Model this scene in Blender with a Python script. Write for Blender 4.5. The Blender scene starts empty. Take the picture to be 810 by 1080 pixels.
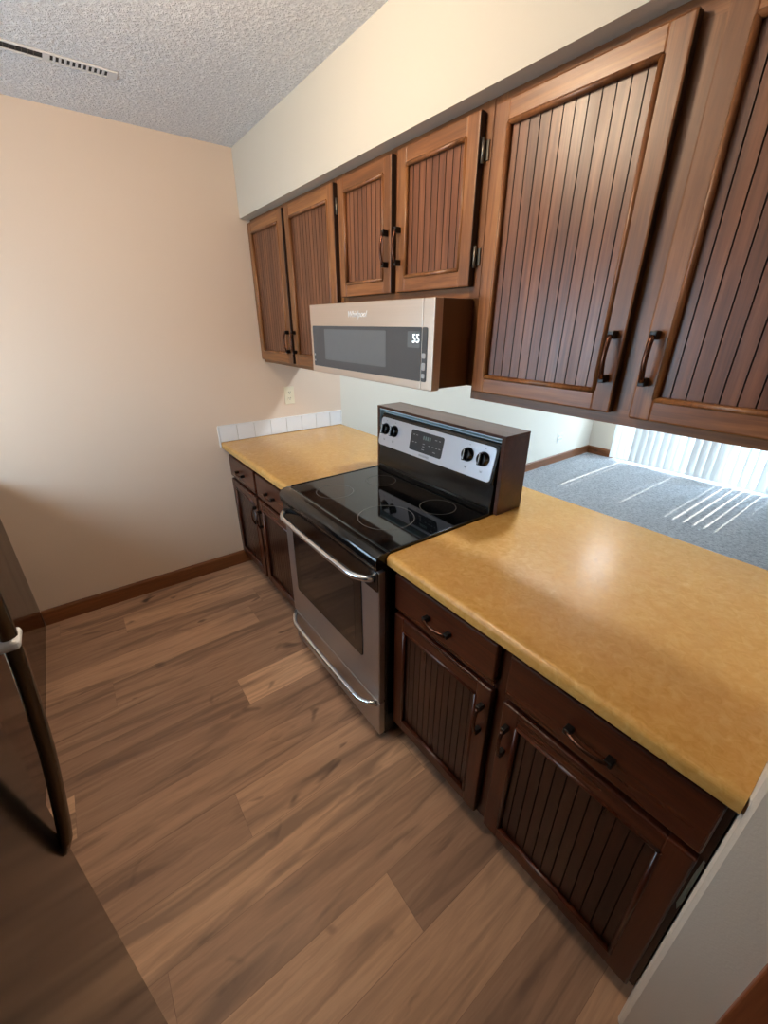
import bpy, bmesh, math, random
from mathutils import Vector, Matrix

# ------------------------------------------------------------------ camera, world, sun, exposure
sc = bpy.context.scene
COL = sc.collection
cam_d = bpy.data.cameras.new('camera')
cam = bpy.data.objects.new('camera', cam_d)
COL.objects.link(cam)
R0 = (0.59941503, 0.80043646, 0.00175969)
R1 = (0.33486723, -0.24877076, -0.90883279)
R2 = (-0.72702514, 0.5453573, -0.41715687)
CAM = (2.74632819, -0.72628398, 1.62511565)
cam.matrix_world = Matrix(((R0[0], -R1[0], -R2[0], CAM[0]),
                           (R0[1], -R1[1], -R2[1], CAM[1]),
                           (R0[2], -R1[2], -R2[2], CAM[2]),
                           (0, 0, 0, 1)))
cam_d.sensor_fit = 'HORIZONTAL'
cam_d.sensor_width = 36.0
cam_d.lens = 434.24 / 810 * 36.0
cam_d.clip_start = 0.02
sc.camera = cam

sc.view_settings.view_transform = 'Standard'
sc.view_settings.look = 'None'
sc.view_settings.gamma = 1.0
sc.view_settings.use_curve_mapping = False
sc.view_settings.exposure = -0.15

wd = bpy.data.worlds.new('sky')
sc.world = wd
wd.use_nodes = True
bg = wd.node_tree.nodes['Background']
bg.inputs['Color'].default_value = (0.56, 0.79, 1.0, 1)
bg.inputs['Strength'].default_value = 18.0


def light(name, kind, loc, energy, color, rot=None, **kw):
    d = bpy.data.lights.new(name, kind)
    d.energy = energy
    d.color = color
    for k, v in kw.items():
        setattr(d, k, v)
    o = bpy.data.objects.new(name, d)
    COL.objects.link(o)
    o.location = loc
    if rot is not None:
        o.rotation_euler = rot
    return o


def aim(direction):
    return Vector(direction).to_track_quat('-Z', 'Y').to_euler()


SUN_DIR = (0.0, -0.62, -0.80)
light('sun', 'SUN', (1.5, 9, 8), 16.0, (1.0, 0.95, 0.86), aim(SUN_DIR), angle=0.009)


def portal(name, loc, direction, sx, sy):
    o = light(name, 'AREA', loc, 1.0, (1, 1, 1), aim(direction), shape='RECTANGLE', size=sx, size_y=sy)
    o.data.cycles.is_portal = True
    return o


portal('daylight_portal_patio', (1.98, 4.99, 1.03), (0, -1, 0), 3.2, 2.06)
portal('daylight_portal_sink', (0.95, -1.86, 1.44), (0, 1, 0), 1.36, 0.78)

# ------------------------------------------------------------------ materials


def srgb(r, g, b):
    def f(c):
        c /= 255.0
        return c / 12.92 if c <= 0.04045 else ((c + 0.055) / 1.055) ** 2.4
    return (f(r), f(g), f(b), 1.0)


class NT:
    def __init__(self, name):
        self.m = bpy.data.materials.new(name)
        self.m.use_nodes = True
        self.t = self.m.node_tree
        self.n = self.t.nodes
        self.b = self.n['Principled BSDF']
        self.out = self.n['Material Output']

    def add(self, typ, **kw):
        nd = self.n.new(typ)
        for k, v in kw.items():
            setattr(nd, k, v)
        return nd

    def link(self, a, b):
        self.t.links.new(a, b)

    def coord(self, scale=(1, 1, 1), kind='Object', loc=(0, 0, 0)):
        tc = self.add('ShaderNodeTexCoord')
        mp = self.add('ShaderNodeMapping')
        mp.inputs['Scale'].default_value = scale
        mp.inputs['Location'].default_value = loc
        self.link(tc.outputs[kind], mp.inputs['Vector'])
        return mp.outputs['Vector']

    def noise(self, vec, scale=5.0, detail=4.0, rough=0.55, dist=0.0):
        nd = self.add('ShaderNodeTexNoise')
        nd.inputs['Scale'].default_value = scale
        nd.inputs['Detail'].default_value = detail
        nd.inputs['Roughness'].default_value = rough
        nd.inputs['Distortion'].default_value = dist
        if vec is not None:
            self.link(vec, nd.inputs['Vector'])
        return nd.outputs['Fac']

    def ramp(self, fac, stops):
        nd = self.add('ShaderNodeValToRGB')
        el = nd.color_ramp.elements
        while len(el) < len(stops):
            el.new(0.5)
        for e, (p, c) in zip(el, stops):
            e.position = p
            e.color = c
        self.link(fac, nd.inputs['Fac'])
        return nd.outputs['Color']

    def mix(self, fac, a, b, mode='MIX'):
        nd = self.add('ShaderNodeMix', data_type='RGBA', blend_type=mode)
        for sock, v in ((nd.inputs[0], fac), (nd.inputs[6], a), (nd.inputs[7], b)):
            if isinstance(v, (int, float, tuple)):
                sock.default_value = v
            else:
                self.link(v, sock)
        return nd.outputs[2]

    def math(self, op, a, b=0.0, clamp=False):
        nd = self.add('ShaderNodeMath', operation=op, use_clamp=clamp)
        for i, v in enumerate((a, b)):
            if isinstance(v, (int, float)):
                nd.inputs[i].default_value = v
            else:
                self.link(v, nd.inputs[i])
        return nd.outputs[0]

    def bump(self, h, strength=0.3, dist=0.01):
        nd = self.add('ShaderNodeBump')
        nd.inputs['Strength'].default_value = strength
        nd.inputs['Distance'].default_value = dist
        self.link(h, nd.inputs['Height'])
        self.link(nd.outputs['Normal'], self.b.inputs['Normal'])

    def set(self, color=None, rough=None, metal=None, spec=None, coat=None, coat_rough=None):
        if color is not None:
            if isinstance(color, tuple):
                self.b.inputs['Base Color'].default_value = color
            else:
                self.link(color, self.b.inputs['Base Color'])
        if rough is not None:
            if isinstance(rough, (int, float)):
                self.b.inputs['Roughness'].default_value = rough
            else:
                self.link(rough, self.b.inputs['Roughness'])
        if metal is not None:
            self.b.inputs['Metallic'].default_value = metal
        if spec is not None:
            self.b.inputs['Specular IOR Level'].default_value = spec
        if coat is not None:
            self.b.inputs['Coat Weight'].default_value = coat
        if coat_rough is not None:
            self.b.inputs['Coat Roughness'].default_value = coat_rough
        return self


def wood(name, axis, dark, mid, lite, rough=0.34, loc=(0, 0, 0), wear=0.0, coat=0.0):
    """stained pine: long grain along one axis, soft knots and worn blotches"""
    t = NT(name)
    s = [26.0, 26.0, 26.0]
    s['xyz'.index(axis)] = 1.6
    g = t.noise(t.coord(tuple(s), loc=loc), 1.0, 6.0, 0.68, 0.8)
    sf = [150.0, 150.0, 150.0]
    sf['xyz'.index(axis)] = 5.0
    g = t.math('ADD', t.math('MULTIPLY', g, 0.72), t.math('MULTIPLY', t.noise(t.coord(tuple(sf), loc=loc), 1.0, 3.0, 0.6), 0.28))
    s2 = [7.0, 7.0, 7.0]
    s2['xyz'.index(axis)] = 0.9
    big = t.noise(t.coord(tuple(s2), loc=(loc[0] + 3, loc[1], loc[2])), 1.0, 2.0, 0.5, 1.2)
    c = t.ramp(g, [(0.34, dark), (0.5, mid), (0.66, lite)])
    f = t.math('MULTIPLY', t.math('SUBTRACT', big, 0.42, True), 2.2, True)
    c = t.mix(f, c, tuple(list(v * 0.62 for v in mid[:3]) + [1]))
    kn = t.add('ShaderNodeTexVoronoi')
    kn.inputs['Scale'].default_value = 1.0
    s3 = [4.2, 4.2, 4.2]
    s3['xyz'.index(axis)] = 3.0
    t.link(t.coord(tuple(s3), loc=(loc[0] + 0.37, loc[1] + 0.11, loc[2] + 0.53)), kn.inputs['Vector'])
    k = t.ramp(kn.outputs['Distance'], [(0.06, (1, 1, 1, 1)), (0.13, (0, 0, 0, 1))])
    c = t.mix(t.math('MULTIPLY', k, 0.7), c, tuple(list(v * 0.45 for v in dark[:3]) + [1]))
    if wear:
        w = t.noise(t.coord((5, 5, 5), loc=(loc[0], 1.7, 0)), 1.0, 6.0, 0.7)
        wf = t.math('MULTIPLY', t.math('SUBTRACT', w, 0.52, True), wear, True)
        c = t.mix(wf, c, tuple(list(v * 1.5 + 0.02 for v in lite[:3]) + [1]))
    rg = t.math('ADD', t.math('MULTIPLY', big, 0.22), rough - 0.11)
    t.set(c, rg, spec=0.5, coat=coat, coat_rough=0.12)
    t.bump(g, 0.2, 0.002)
    return t.m


M = {}
UD, UM, UL = srgb(84, 48, 24), srgb(126, 78, 42), srgb(160, 108, 64)
M['wood_v'] = wood('stained_pine_upright', 'z', UD, UM, UL, 0.36)
M['wood_h'] = wood('stained_pine_level', 'x', UD, UM, UL, 0.36, (1.3, 0.2, 0))
M['wood_panel'] = wood('stained_pine_beadboard', 'z', srgb(74, 42, 27), srgb(106, 64, 41), srgb(132, 84, 56), 0.36, (5.1, 0, 0))
M['wood_edge'] = wood('shade_dark_edge_wood', 'z', srgb(30, 16, 9), srgb(42, 22, 13), srgb(56, 31, 18), 0.45)  # door side faces, with their shade put into the wood colour
M['base_groove'] = wood('base_groove_wood', 'z', srgb(18, 9, 6), srgb(26, 12, 8), srgb(34, 17, 10), 0.5)  # groove faces of the base doors, darker than their panels
M['wood_groove'] = wood('darker_groove_wood', 'z', srgb(26, 13, 8), srgb(34, 17, 10), srgb(46, 24, 14), 0.5)  # groove faces of the wall cabinet doors, darker than their panels
LD, LM, LL = srgb(42, 16, 8), srgb(70, 29, 13), srgb(94, 44, 21)  # base cabinet wood, coloured darker than the wall cabinet wood
M['base_v'] = wood('darker_pine_upright', 'z', LD, LM, LL, 0.3, (2.2, 0, 0))
M['base_h'] = wood('darker_pine_level', 'x', LD, LM, LL, 0.3, (7.7, 0, 0))
M['base_panel'] = wood('darker_pine_beadboard', 'z', srgb(30, 13, 8), srgb(48, 22, 12), srgb(64, 31, 17), 0.3, (9.3, 0, 0))
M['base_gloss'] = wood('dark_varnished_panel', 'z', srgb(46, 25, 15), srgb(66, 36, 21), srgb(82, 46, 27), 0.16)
M['board_y'] = wood('stained_baseboard_across', 'y', srgb(92, 52, 26), srgb(128, 76, 40), srgb(150, 92, 50), 0.4)
M['board_x'] = wood('stained_baseboard_along', 'x', srgb(92, 52, 26), srgb(128, 76, 40), srgb(150, 92, 50), 0.4)
M['casing'] = wood('red_stained_casing', 'z', srgb(110, 56, 30), srgb(142, 76, 42), srgb(160, 92, 54), 0.4)
M['box_wood'] = wood('walnut_veneer', 'x', srgb(60, 32, 20), srgb(80, 44, 28), srgb(100, 60, 40), 0.32)


def paint(name, col, bump=0.12):
    t = NT(name)
    n = t.noise(t.coord((1, 1, 1)), 180.0, 3.0, 0.6)
    big = t.noise(t.coord((1, 1, 1)), 1.3, 2.0)
    c = t.mix(t.math('MULTIPLY', big, 0.16), col, tuple(list(v * 0.9 for v in col[:3]) + [1]))
    t.set(c, 0.75, spec=0.25)
    t.bump(n, bump, 0.002)
    return t.m


M['wall'] = paint('peach_cream_paint', srgb(222, 200, 180))
M['living'] = paint('daylight_tinted_wall_paint', srgb(220, 211, 197))  # same paint as the kitchen wall, paled to carry daylight in its colour
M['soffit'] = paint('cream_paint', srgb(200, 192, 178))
M['white_paint'] = paint('off_white_paint', srgb(222, 206, 188), 0.3)

t = NT('popcorn_ceiling')
v = t.coord((1, 1, 1))
n1 = t.noise(v, 75.0, 4.0, 0.65, 0.4)
vo = t.add('ShaderNodeTexVoronoi')
vo.inputs['Scale'].default_value = 60.0
t.link(v, vo.inputs['Vector'])
h = t.math('ADD', t.ramp(n1, [(0.42, (0, 0, 0, 1)), (0.62, (1, 1, 1, 1))]), t.math('MULTIPLY', t.math('SUBTRACT', 1.0, vo.outputs['Distance']), 0.5))
t.set(t.ramp(n1, [(0.35, srgb(222, 222, 226)), (0.65, srgb(250, 250, 252))]), 0.6, spec=0.4)
t.bump(h, 0.8, 0.008)
M['popcorn'] = t.m

# floor planks: tone and grain seed come per plank from face attributes
t = NT('vinyl_plank')
at = t.add('ShaderNodeAttribute', attribute_name='tone')
sd = t.add('ShaderNodeAttribute', attribute_name='seed')
tc = t.add('ShaderNodeTexCoord')
off = t.add('ShaderNodeCombineXYZ')
t.link(t.math('MULTIPLY', sd.outputs['Fac'], 31.0), off.inputs['X'])
t.link(t.math('MULTIPLY', sd.outputs['Fac'], 17.0), off.inputs['Y'])
t.link(t.math('MULTIPLY', sd.outputs['Fac'], 7.0), off.inputs['Z'])
va = t.add('ShaderNodeVectorMath', operation='ADD')
t.link(tc.outputs['Object'], va.inputs[0])
t.link(off.outputs[0], va.inputs[1])


def mapped(scale):
    mp = t.add('ShaderNodeMapping')
    mp.inputs['Scale'].default_value = scale
    t.link(va.outputs[0], mp.inputs['Vector'])
    return mp.outputs['Vector']


fine = t.noise(mapped((55, 3.2, 1)), 1.0, 5.0, 0.65, 0.5)
wide = t.noise(mapped((12, 1.1, 1)), 1.0, 3.0, 0.55, 1.4)
spot = t.noise(mapped((9, 4.5, 1)), 1.0, 2.0, 0.5, 0.8)
base = t.ramp(at.outputs['Fac'], [(0.15, srgb(146, 113, 92)), (0.5, srgb(186, 146, 117)), (1.0, srgb(232, 186, 148))])
c = t.mix(t.math('MULTIPLY', t.math('SUBTRACT', fine, 0.40, True), 2.2, True), base, t.mix(0.5, base, srgb(92, 68, 56)))
c = t.mix(t.math('MULTIPLY', t.math('SUBTRACT', wide, 0.49, True), 6.0, True), c, t.mix(0.62, base, srgb(86, 64, 54)))
c = t.mix(t.math('MULTIPLY', t.math('SUBTRACT', 0.40, wide, True), 4.0, True), c, t.mix(0.5, base, srgb(220, 184, 152)))
c = t.mix(t.math('MULTIPLY', t.math('SUBTRACT', spot, 0.66, True), 8.0, True), c, srgb(74, 55, 46))
t.set(c, t.math('ADD', t.math('MULTIPLY', fine, 0.2), 0.38), spec=0.4)
t.bump(fine, 0.15, 0.002)
M['plank'] = t.m

t = NT('carpet_pile')
v = t.coord((1, 1, 1))
a = t.noise(v, 260.0, 3.0, 0.7)
b = t.noise(t.coord((1, 1.8, 1)), 34.0, 5.0, 0.75)
c = t.ramp(a, [(0.3, srgb(172, 172, 174)), (0.7, srgb(232, 232, 234))])
c = t.mix(t.math('MULTIPLY', t.math('SUBTRACT', b, 0.44, True), 4.5, True), c, srgb(136, 138, 144))
t.set(c, 0.95, spec=0.1)
t.bump(t.math('ADD', a, t.math('MULTIPLY', b, 1.2)), 0.8, 0.02)
M['carpet'] = t.m

t = NT('amber_laminate')
v = t.coord((1, 1, 1))
a = t.noise(v, 44.0, 5.0, 0.62, 1.0)
b = t.noise(v, 7.0, 3.0, 0.6, 0.8)
c = t.ramp(a, [(0.30, srgb(188, 138, 68)), (0.5, srgb(200, 152, 82)), (0.72, srgb(210, 166, 98))])
c = t.mix(t.math('MULTIPLY', t.math('SUBTRACT', b, 0.4, True), 1.2, True), c, srgb(190, 136, 70))
t.set(c, t.math('ADD', t.math('MULTIPLY', a, 0.10), 0.20), spec=0.5)
M['laminate'] = t.m


def plain(name, col, rough=0.4, metal=0.0, spec=0.5, var=0.06, scale=30.0, coat=0.0, stretch=(1, 1, 1)):
    t = NT(name)
    n = t.noise(t.coord(stretch), scale, 3.0)
    c = t.mix(n, tuple(list(v * (1 - var) for v in col[:3]) + [1]), tuple(list(min(1, v * (1 + var)) for v in col[:3]) + [1]))
    t.set(c, t.math('ADD', t.math('MULTIPLY', n, 0.06), max(0.0, rough - 0.03)), metal, spec, coat)
    return t.m


M['steel'] = plain('brushed_steel', srgb(176, 172, 170), 0.34, 0.9, var=0.08, scale=1.0, stretch=(3, 60, 220))
M['steel_warm'] = plain('brushed_warm_steel', srgb(204, 188, 174), 0.36, 0.75, var=0.06, scale=1.0, stretch=(3, 60, 220))
M['panel_silver'] = plain('silver_fascia', srgb(208, 208, 214), 0.34, 0.45, var=0.03)
M['chrome'] = plain('bright_steel_bar', srgb(214, 214, 216), 0.2, 0.95, var=0.02)
M['black'] = plain('black_enamel', srgb(12, 12, 13), 0.16, 0.0, 0.55)
M['black_glass'] = plain('black_ceramic_glass', srgb(8, 8, 9), 0.045, 0.0, 0.6, scale=400)
M['black_soft'] = plain('black_plastic', srgb(16, 16, 17), 0.35)
M['ring'] = plain('printed_element_ring', srgb(92, 90, 88), 0.2)
M['oven_glass'] = plain('smoked_oven_glass', srgb(24, 23, 23), 0.07, 0.0, 0.7)
M['mw_glass'] = plain('grey_microwave_glass', srgb(60, 64, 70), 0.10, 0.0, 0.6)
M['mw_screen'] = plain('microwave_mesh_window', srgb(88, 94, 100), 0.14, 0.0, 0.6)
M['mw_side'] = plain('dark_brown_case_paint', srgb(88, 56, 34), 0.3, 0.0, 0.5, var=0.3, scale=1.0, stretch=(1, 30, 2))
M['display'] = plain('charcoal_display', srgb(52, 54, 58), 0.2)
M['grey_print'] = plain('grey_print', srgb(150, 152, 156), 0.5)
M['white_print'] = plain('white_print', srgb(235, 236, 238), 0.5)
M['fridge'] = plain('glossy_black_fridge', srgb(30, 26, 24), 0.13, 0.0, 0.75, scale=300)
M['fridge_handle'] = plain('dark_bronze_handle', srgb(98, 78, 56), 0.24, 0.5)
M['film'] = plain('pale_blue_lining', srgb(214, 234, 240), 0.35, 0.0)
M['bronze'] = plain('aged_bronze', srgb(84, 50, 34), 0.26, 0.75)
M['iron'] = plain('black_iron', srgb(22, 18, 17), 0.36, 0.4)
M['hinge'] = plain('antique_hinge_metal', srgb(120, 112, 100), 0.35, 0.8)
M['tile'] = plain('white_glazed_tile', srgb(232, 232, 234), 0.12, 0.0, 0.5, var=0.02)
M['grout'] = plain('pale_grout', srgb(196, 194, 190), 0.8)
M['almond'] = plain('almond_plastic', srgb(226, 214, 188), 0.4)
M['dark_slot'] = plain('dark_slot', srgb(30, 28, 28), 0.8)
M['white_plastic'] = plain('white_plastic', srgb(228, 228, 228), 0.4)
M['vent_metal'] = plain('painted_vent_metal', srgb(206, 204, 204), 0.5)
M['alu'] = plain('white_aluminium', srgb(216, 218, 220), 0.4, 0.1)
M['concrete'] = plain('patio_concrete', srgb(196, 192, 186), 0.9, scale=8)
M['wear'] = plain('worn_edge_paint', srgb(184, 192, 180), 0.6)
M['brown_mw_bottom'] = plain('dark_vent_underside', srgb(60, 56, 52), 0.5)

t = NT('window_glass')
tr = t.add('ShaderNodeBsdfTransparent')
gl = t.add('ShaderNodeBsdfGlossy')
gl.inputs['Roughness'].default_value = 0.01
ms = t.add('ShaderNodeMixShader')
ms.inputs[0].default_value = 0.08
t.link(tr.outputs[0], ms.inputs[1])
t.link(gl.outputs[0], ms.inputs[2])
t.link(ms.outputs[0], t.out.inputs['Surface'])
M['glass'] = t.m

t = NT('blind_vane_vinyl')
n = t.noise(t.coord((120, 120, 4)), 1.0, 3.0)
df = t.add('ShaderNodeBsdfDiffuse')
tl = t.add('ShaderNodeBsdfTranslucent')
c = t.ramp(n, [(0.3, srgb(218, 221, 221)), (0.7, srgb(230, 232, 232))])
t.link(c, df.inputs['Color'])
t.link(c, tl.inputs['Color'])
ms = t.add('ShaderNodeMixShader')
ms.inputs[0].default_value = 0.10
t.link(df.outputs[0], ms.inputs[1])
t.link(tl.outputs[0], ms.inputs[2])
t.link(ms.outputs[0], t.out.inputs['Surface'])
M['vane'] = t.m


def emitter(name, col, strength):
    t = NT(name)
    t.b.inputs['Base Color'].default_value = (0.9, 0.9, 0.9, 1)
    t.b.inputs['Emission Color'].default_value = col
    t.b.inputs['Emission Strength'].default_value = strength
    return t.m


M['led'] = emitter('lit_clock_digits', (0.75, 0.9, 1.0, 1), 2.2)
M['led_green'] = plain('dim_green_digits', srgb(110, 130, 124), 0.4)

# ------------------------------------------------------------------ mesh helpers


class MB:
    def __init__(self):
        self.bm = bmesh.new()

    def box(self, x0, x1, y0, y1, z0, z1, mi=0, bev=0.0, seg=2):
        vs = [self.bm.verts.new(p) for p in ((x0, y0, z0), (x1, y0, z0), (x1, y1, z0), (x0, y1, z0),
                                             (x0, y0, z1), (x1, y0, z1), (x1, y1, z1), (x0, y1, z1))]
        fs = []
        for q in ((3, 2, 1, 0), (4, 5, 6, 7), (0, 1, 5, 4), (1, 2, 6, 5), (2, 3, 7, 6), (3, 0, 4, 7)):
            f = self.bm.faces.new([vs[i] for i in q])
            f.material_index = mi
            fs.append(f)
        if bev:
            es = list({e for f in fs for e in f.edges})
            r = bmesh.ops.bevel(self.bm, geom=es, offset=bev, segments=seg, profile=0.5, affect='EDGES')
            for f in r['faces']:
                f.material_index = mi
        return self

    def prism(self, pts, axis, a, b, mi=0, smooth=False, bev=0.0, seg=2):
        """pts: 2-D outline in the two other axes (x,y / x,z / y,z order)"""
        def P(p, s):
            if axis == 'x':
                return (s, p[0], p[1])
            if axis == 'y':
                return (p[0], s, p[1])
            return (p[0], p[1], s)
        A = [self.bm.verts.new(P(p, a)) for p in pts]
        B = [self.bm.verts.new(P(p, b)) for p in pts]
        n = len(pts)
        fs = [self.bm.faces.new(A[::-1]), self.bm.faces.new(B)]
        for i in range(n):
            f = self.bm.faces.new((A[i], A[(i + 1) % n], B[(i + 1) % n], B[i]))
            f.smooth = smooth
            fs.append(f)
        for f in fs:
            f.material_index = mi
        if bev:
            es = list(set(fs[0].edges) | set(fs[1].edges))
            r = bmesh.ops.bevel(self.bm, geom=es, offset=bev, segments=seg, profile=0.5, affect='EDGES')
            for f in r['faces']:
                f.material_index = mi
        bmesh.ops.recalc_face_normals(self.bm, faces=[f for f in self.bm.faces])
        return self

    def tube(self, path, rx, ry=None, sides=12, mi=0, up=(0, 0, 1), cap=True):
        """swept ellipse; rx across, ry along 'up'; radii may be lists"""
        path = [Vector(p) for p in path]
        n = len(path)
        ry = rx if ry is None else ry
        RX = rx if isinstance(rx, (list, tuple)) else [rx] * n
        RY = ry if isinstance(ry, (list, tuple)) else [ry] * n
        rings = []
        for i, p in enumerate(path):
            tg = (path[min(i + 1, n - 1)] - path[max(i - 1, 0)]).normalized()
            u = Vector(up)
            s = tg.cross(u)
            if s.length < 1e-4:
                s = tg.cross(Vector((1, 0, 0)))
            s.normalize()
            w = s.cross(tg).normalized()
            rings.append([self.bm.verts.new(p + s * (RX[i] * math.cos(2 * math.pi * k / sides)) + w * (RY[i] * math.sin(2 * math.pi * k / sides))) for k in range(sides)])
        for a, b in zip(rings, rings[1:]):
            for k in range(sides):
                f = self.bm.faces.new((a[k], a[(k + 1) % sides], b[(k + 1) % sides], b[k]))
                f.smooth = True
                f.material_index = mi
        if cap:
            for r, rev in ((rings[0], True), (rings[-1], False)):
                f = self.bm.faces.new(r[::-1] if rev else r)
                f.material_index = mi
        bmesh.ops.recalc_face_normals(self.bm, faces=[f for f in self.bm.faces])
        return self

    def lathe(self, prof, centre, axis='z', seg=32, mi=0, smooth=True):
        """prof: (radius, height) pairs along axis from centre"""
        c = Vector(centre)
        rings = []
        for r, h in prof:
            ring = []
            for k in range(seg):
                a = 2 * math.pi * k / seg
                p, q = r * math.cos(a), r * math.sin(a)
                v = {'z': (p, q, h), 'y': (p, h, q), 'x': (h, p, q)}[axis]
                ring.append(self.bm.verts.new(c + Vector(v)))
            rings.append(ring)
        for a, b in zip(rings, rings[1:]):
            for k in range(seg):
                f = self.bm.faces.new((a[k], a[(k + 1) % seg], b[(k + 1) % seg], b[k]))
                f.smooth = smooth
                f.material_index = mi
        for r in (rings[0], rings[-1]):
            f = self.bm.faces.new(r)
            f.material_index = mi
        bmesh.ops.recalc_face_normals(self.bm, faces=[f for f in self.bm.faces])
        return self

    def rotate(self, ang, axis, cent):
        bmesh.ops.rotate(self.bm, verts=self.bm.verts, cent=cent, matrix=Matrix.Rotation(ang, 3, axis))
        return self


ORIGIN = {}


def tag(o, label=None, cat=None, group=None, kind=None):
    if label:
        o['label'] = label
    if cat:
        o['category'] = cat
    if group:
        o['group'] = group
    if kind:
        o['kind'] = kind
    return o


def thing(name, label, cat, loc, group=None):
    o = bpy.data.objects.new(name, None)
    o.empty_display_size = 0.05
    COL.objects.link(o)
    o.location = loc
    ORIGIN[o] = Vector(loc)
    return tag(o, label, cat, group)


def obj(name, mb, mats, parent=None, label=None, loc=None, bevel=0.0):
    """mb holds world coordinates; the mesh is stored relative to the thing's base"""
    bm = mb.bm if isinstance(mb, MB) else mb
    if parent is not None:
        org = ORIGIN[parent]
    else:
        org = Vector(loc) if loc else Vector((0, 0, 0))
    bmesh.ops.translate(bm, verts=bm.verts, vec=-org)
    me = bpy.data.meshes.new(name)
    bm.to_mesh(me)
    bm.free()
    for m in (mats if isinstance(mats, (list, tuple)) else [mats]):
        me.materials.append(m)
    o = bpy.data.objects.new(name, me)
    COL.objects.link(o)
    if parent is not None:
        o.parent = parent
        ORIGIN[o] = org
    else:
        o.location = org
        ORIGIN[o] = org
    if label:
        o['label'] = label
    if bevel:
        md = o.modifiers.new('bevel', 'BEVEL')
        md.width = bevel
        md.segments = 2
        md.limit_method = 'ANGLE'
        md.angle_limit = math.radians(50)
    return o


def struct(name, mb, mats, loc=None, parent=None):
    o = obj(name, mb, mats, parent, loc=loc)
    if parent is None:
        o['kind'] = 'structure'
    return o


def rrect(x0, x1, z0, z1, r, n=5):
    pts = []
    for cx, cz, a0 in ((x1 - r, z0 + r, -90), (x1 - r, z1 - r, 0), (x0 + r, z1 - r, 90), (x0 + r, z0 + r, 180)):
        for k in range(n + 1):
            a = math.radians(a0 + 90 * k / n)
            pts.append((cx + r * math.cos(a), cz + r * math.sin(a)))
    return pts


def text_mb(body, size, centre, right, up, depth=0.0004, shear=0.0):
    cu = bpy.data.curves.new('lettering', 'FONT')
    cu.body = body
    cu.size = size
    cu.align_x = 'CENTER'
    cu.align_y = 'CENTER'
    cu.extrude = depth
    cu.shear = shear
    tmp = bpy.data.objects.new('lettering', cu)
    COL.objects.link(tmp)
    dg = bpy.context.evaluated_depsgraph_get()
    me = bpy.data.meshes.new_from_object(tmp.evaluated_get(dg))
    bpy.data.objects.remove(tmp)
    bpy.data.curves.remove(cu)
    r, u = Vector(right).normalized(), Vector(up).normalized()
    nrm = r.cross(u)
    mb = MB()
    mb.bm.from_mesh(me)
    bpy.data.meshes.remove(me)
    mtx = Matrix(((r.x, u.x, nrm.x, centre[0]), (r.y, u.y, nrm.y, centre[1]), (r.z, u.z, nrm.z, centre[2]), (0, 0, 0, 1)))
    bmesh.ops.transform(mb.bm, matrix=mtx, verts=mb.bm.verts)
    for f in mb.bm.faces:
        f.material_index = 0
    return mb


# ------------------------------------------------------------------ the room
ZC = 2.477
CT = 0.915          # counter top height
D = 0.918           # depth of the counters
XE = 2.772          # end of the cabinets
YF = 4.85           # far wall of the living room
YB = -1.80          # kitchen wall behind the facing counter

# floor: one mesh, one face per plank, boards run along y and are 0.18 wide
rnd = random.Random(11)
bm = bmesh.new()
tone_l = bm.faces.layers.float.new('tone')
seed_l = bm.faces.layers.float.new('seed')
ends = {0: [-1.1, 0.2], 1: [-0.79, 0.5], 2: [-1.3, -0.05], 3: [-0.14], 4: [-0.9, 0.3], 5: [-1.55, 0.0], 6: [-0.40], 7: [-1.08, 0.12],
        8: [-1.6, -0.02], 9: [-0.593], 10: [-1.25, 0.05], 11: [-0.9, 0.4], 12: [-0.28], 13: [-0.95, 0.25], 14: [-0.6, 0.6]}
tones = {0: [.45, .5, .5], 1: [.4, .62, .5], 2: [.3, .35, .4], 3: [.55, .28], 4: [.35, .42, .4], 5: [.4, .34, .4], 6: [.32, .85], 7: [.8, .36, .4],
         8: [.4, .5, .6], 9: [.42, .66], 10: [.5, .82, .8], 11: [.4, .5, .5], 12: [.72, .3], 13: [.45, .62, .5], 14: [.5, .3, .4]}
for k in range(0, 26):
    x0, x1 = 0.01 + 0.18 * k, 0.19 + 0.18 * k
    if k == 0:
        x0 = 0.0
    es = ends.get(k, [rnd.uniform(-1.4, -0.6), rnd.uniform(-0.2, 0.6)])
    tn = tones.get(k, [rnd.random() for _ in range(4)])
    ys = [YB] + es + [0.80]
    for j in range(len(ys) - 1):
        y0, y1 = ys[j], ys[j + 1]
        g = 0.0006
        f = bm.faces.new([bm.verts.new(p) for p in ((x0 + g, y0 + g, 0), (x1 - g, y0 + g, 0), (x1 - g, y1 - g, 0), (x0 + g, y1 - g, 0))])
        f[tone_l] = tn[min(j, len(tn) - 1)]
        f[seed_l] = rnd.random() * 3
sub = bm.faces.new([bm.verts.new(p) for p in ((0, YB, -0.0015), (4.69, YB, -0.0015), (4.69, 0.80, -0.0015), (0, 0.80, -0.0015))])
sub[tone_l] = 0.0
sub[seed_l] = 0.3
me_o = struct('floor', bm, M['plank'])

mb = MB().box(0, 5.2, 0.80, YF + 0.16, -0.04, 0.006)
struct('carpet', mb, M['carpet'])

struct('wall_left', MB().box(-0.12, 0, YB - 0.12, 0.924, 0, ZC), M['wall'])
struct('wall_living_left', MB().box(-0.12, 0, 0.924, YF + 0.12, 0, ZC), M['living'])  # same wall continued, daylight put into its paler colour
struct('ceiling', MB().box(-0.12, 5.3, YB - 0.12, YF + 0.12, ZC, ZC + 0.1), M['popcorn'])
struct('wall_living_right', MB().box(5.2, 5.3, 0.92, YF + 0.12, 0, ZC), M['soffit'])
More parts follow.
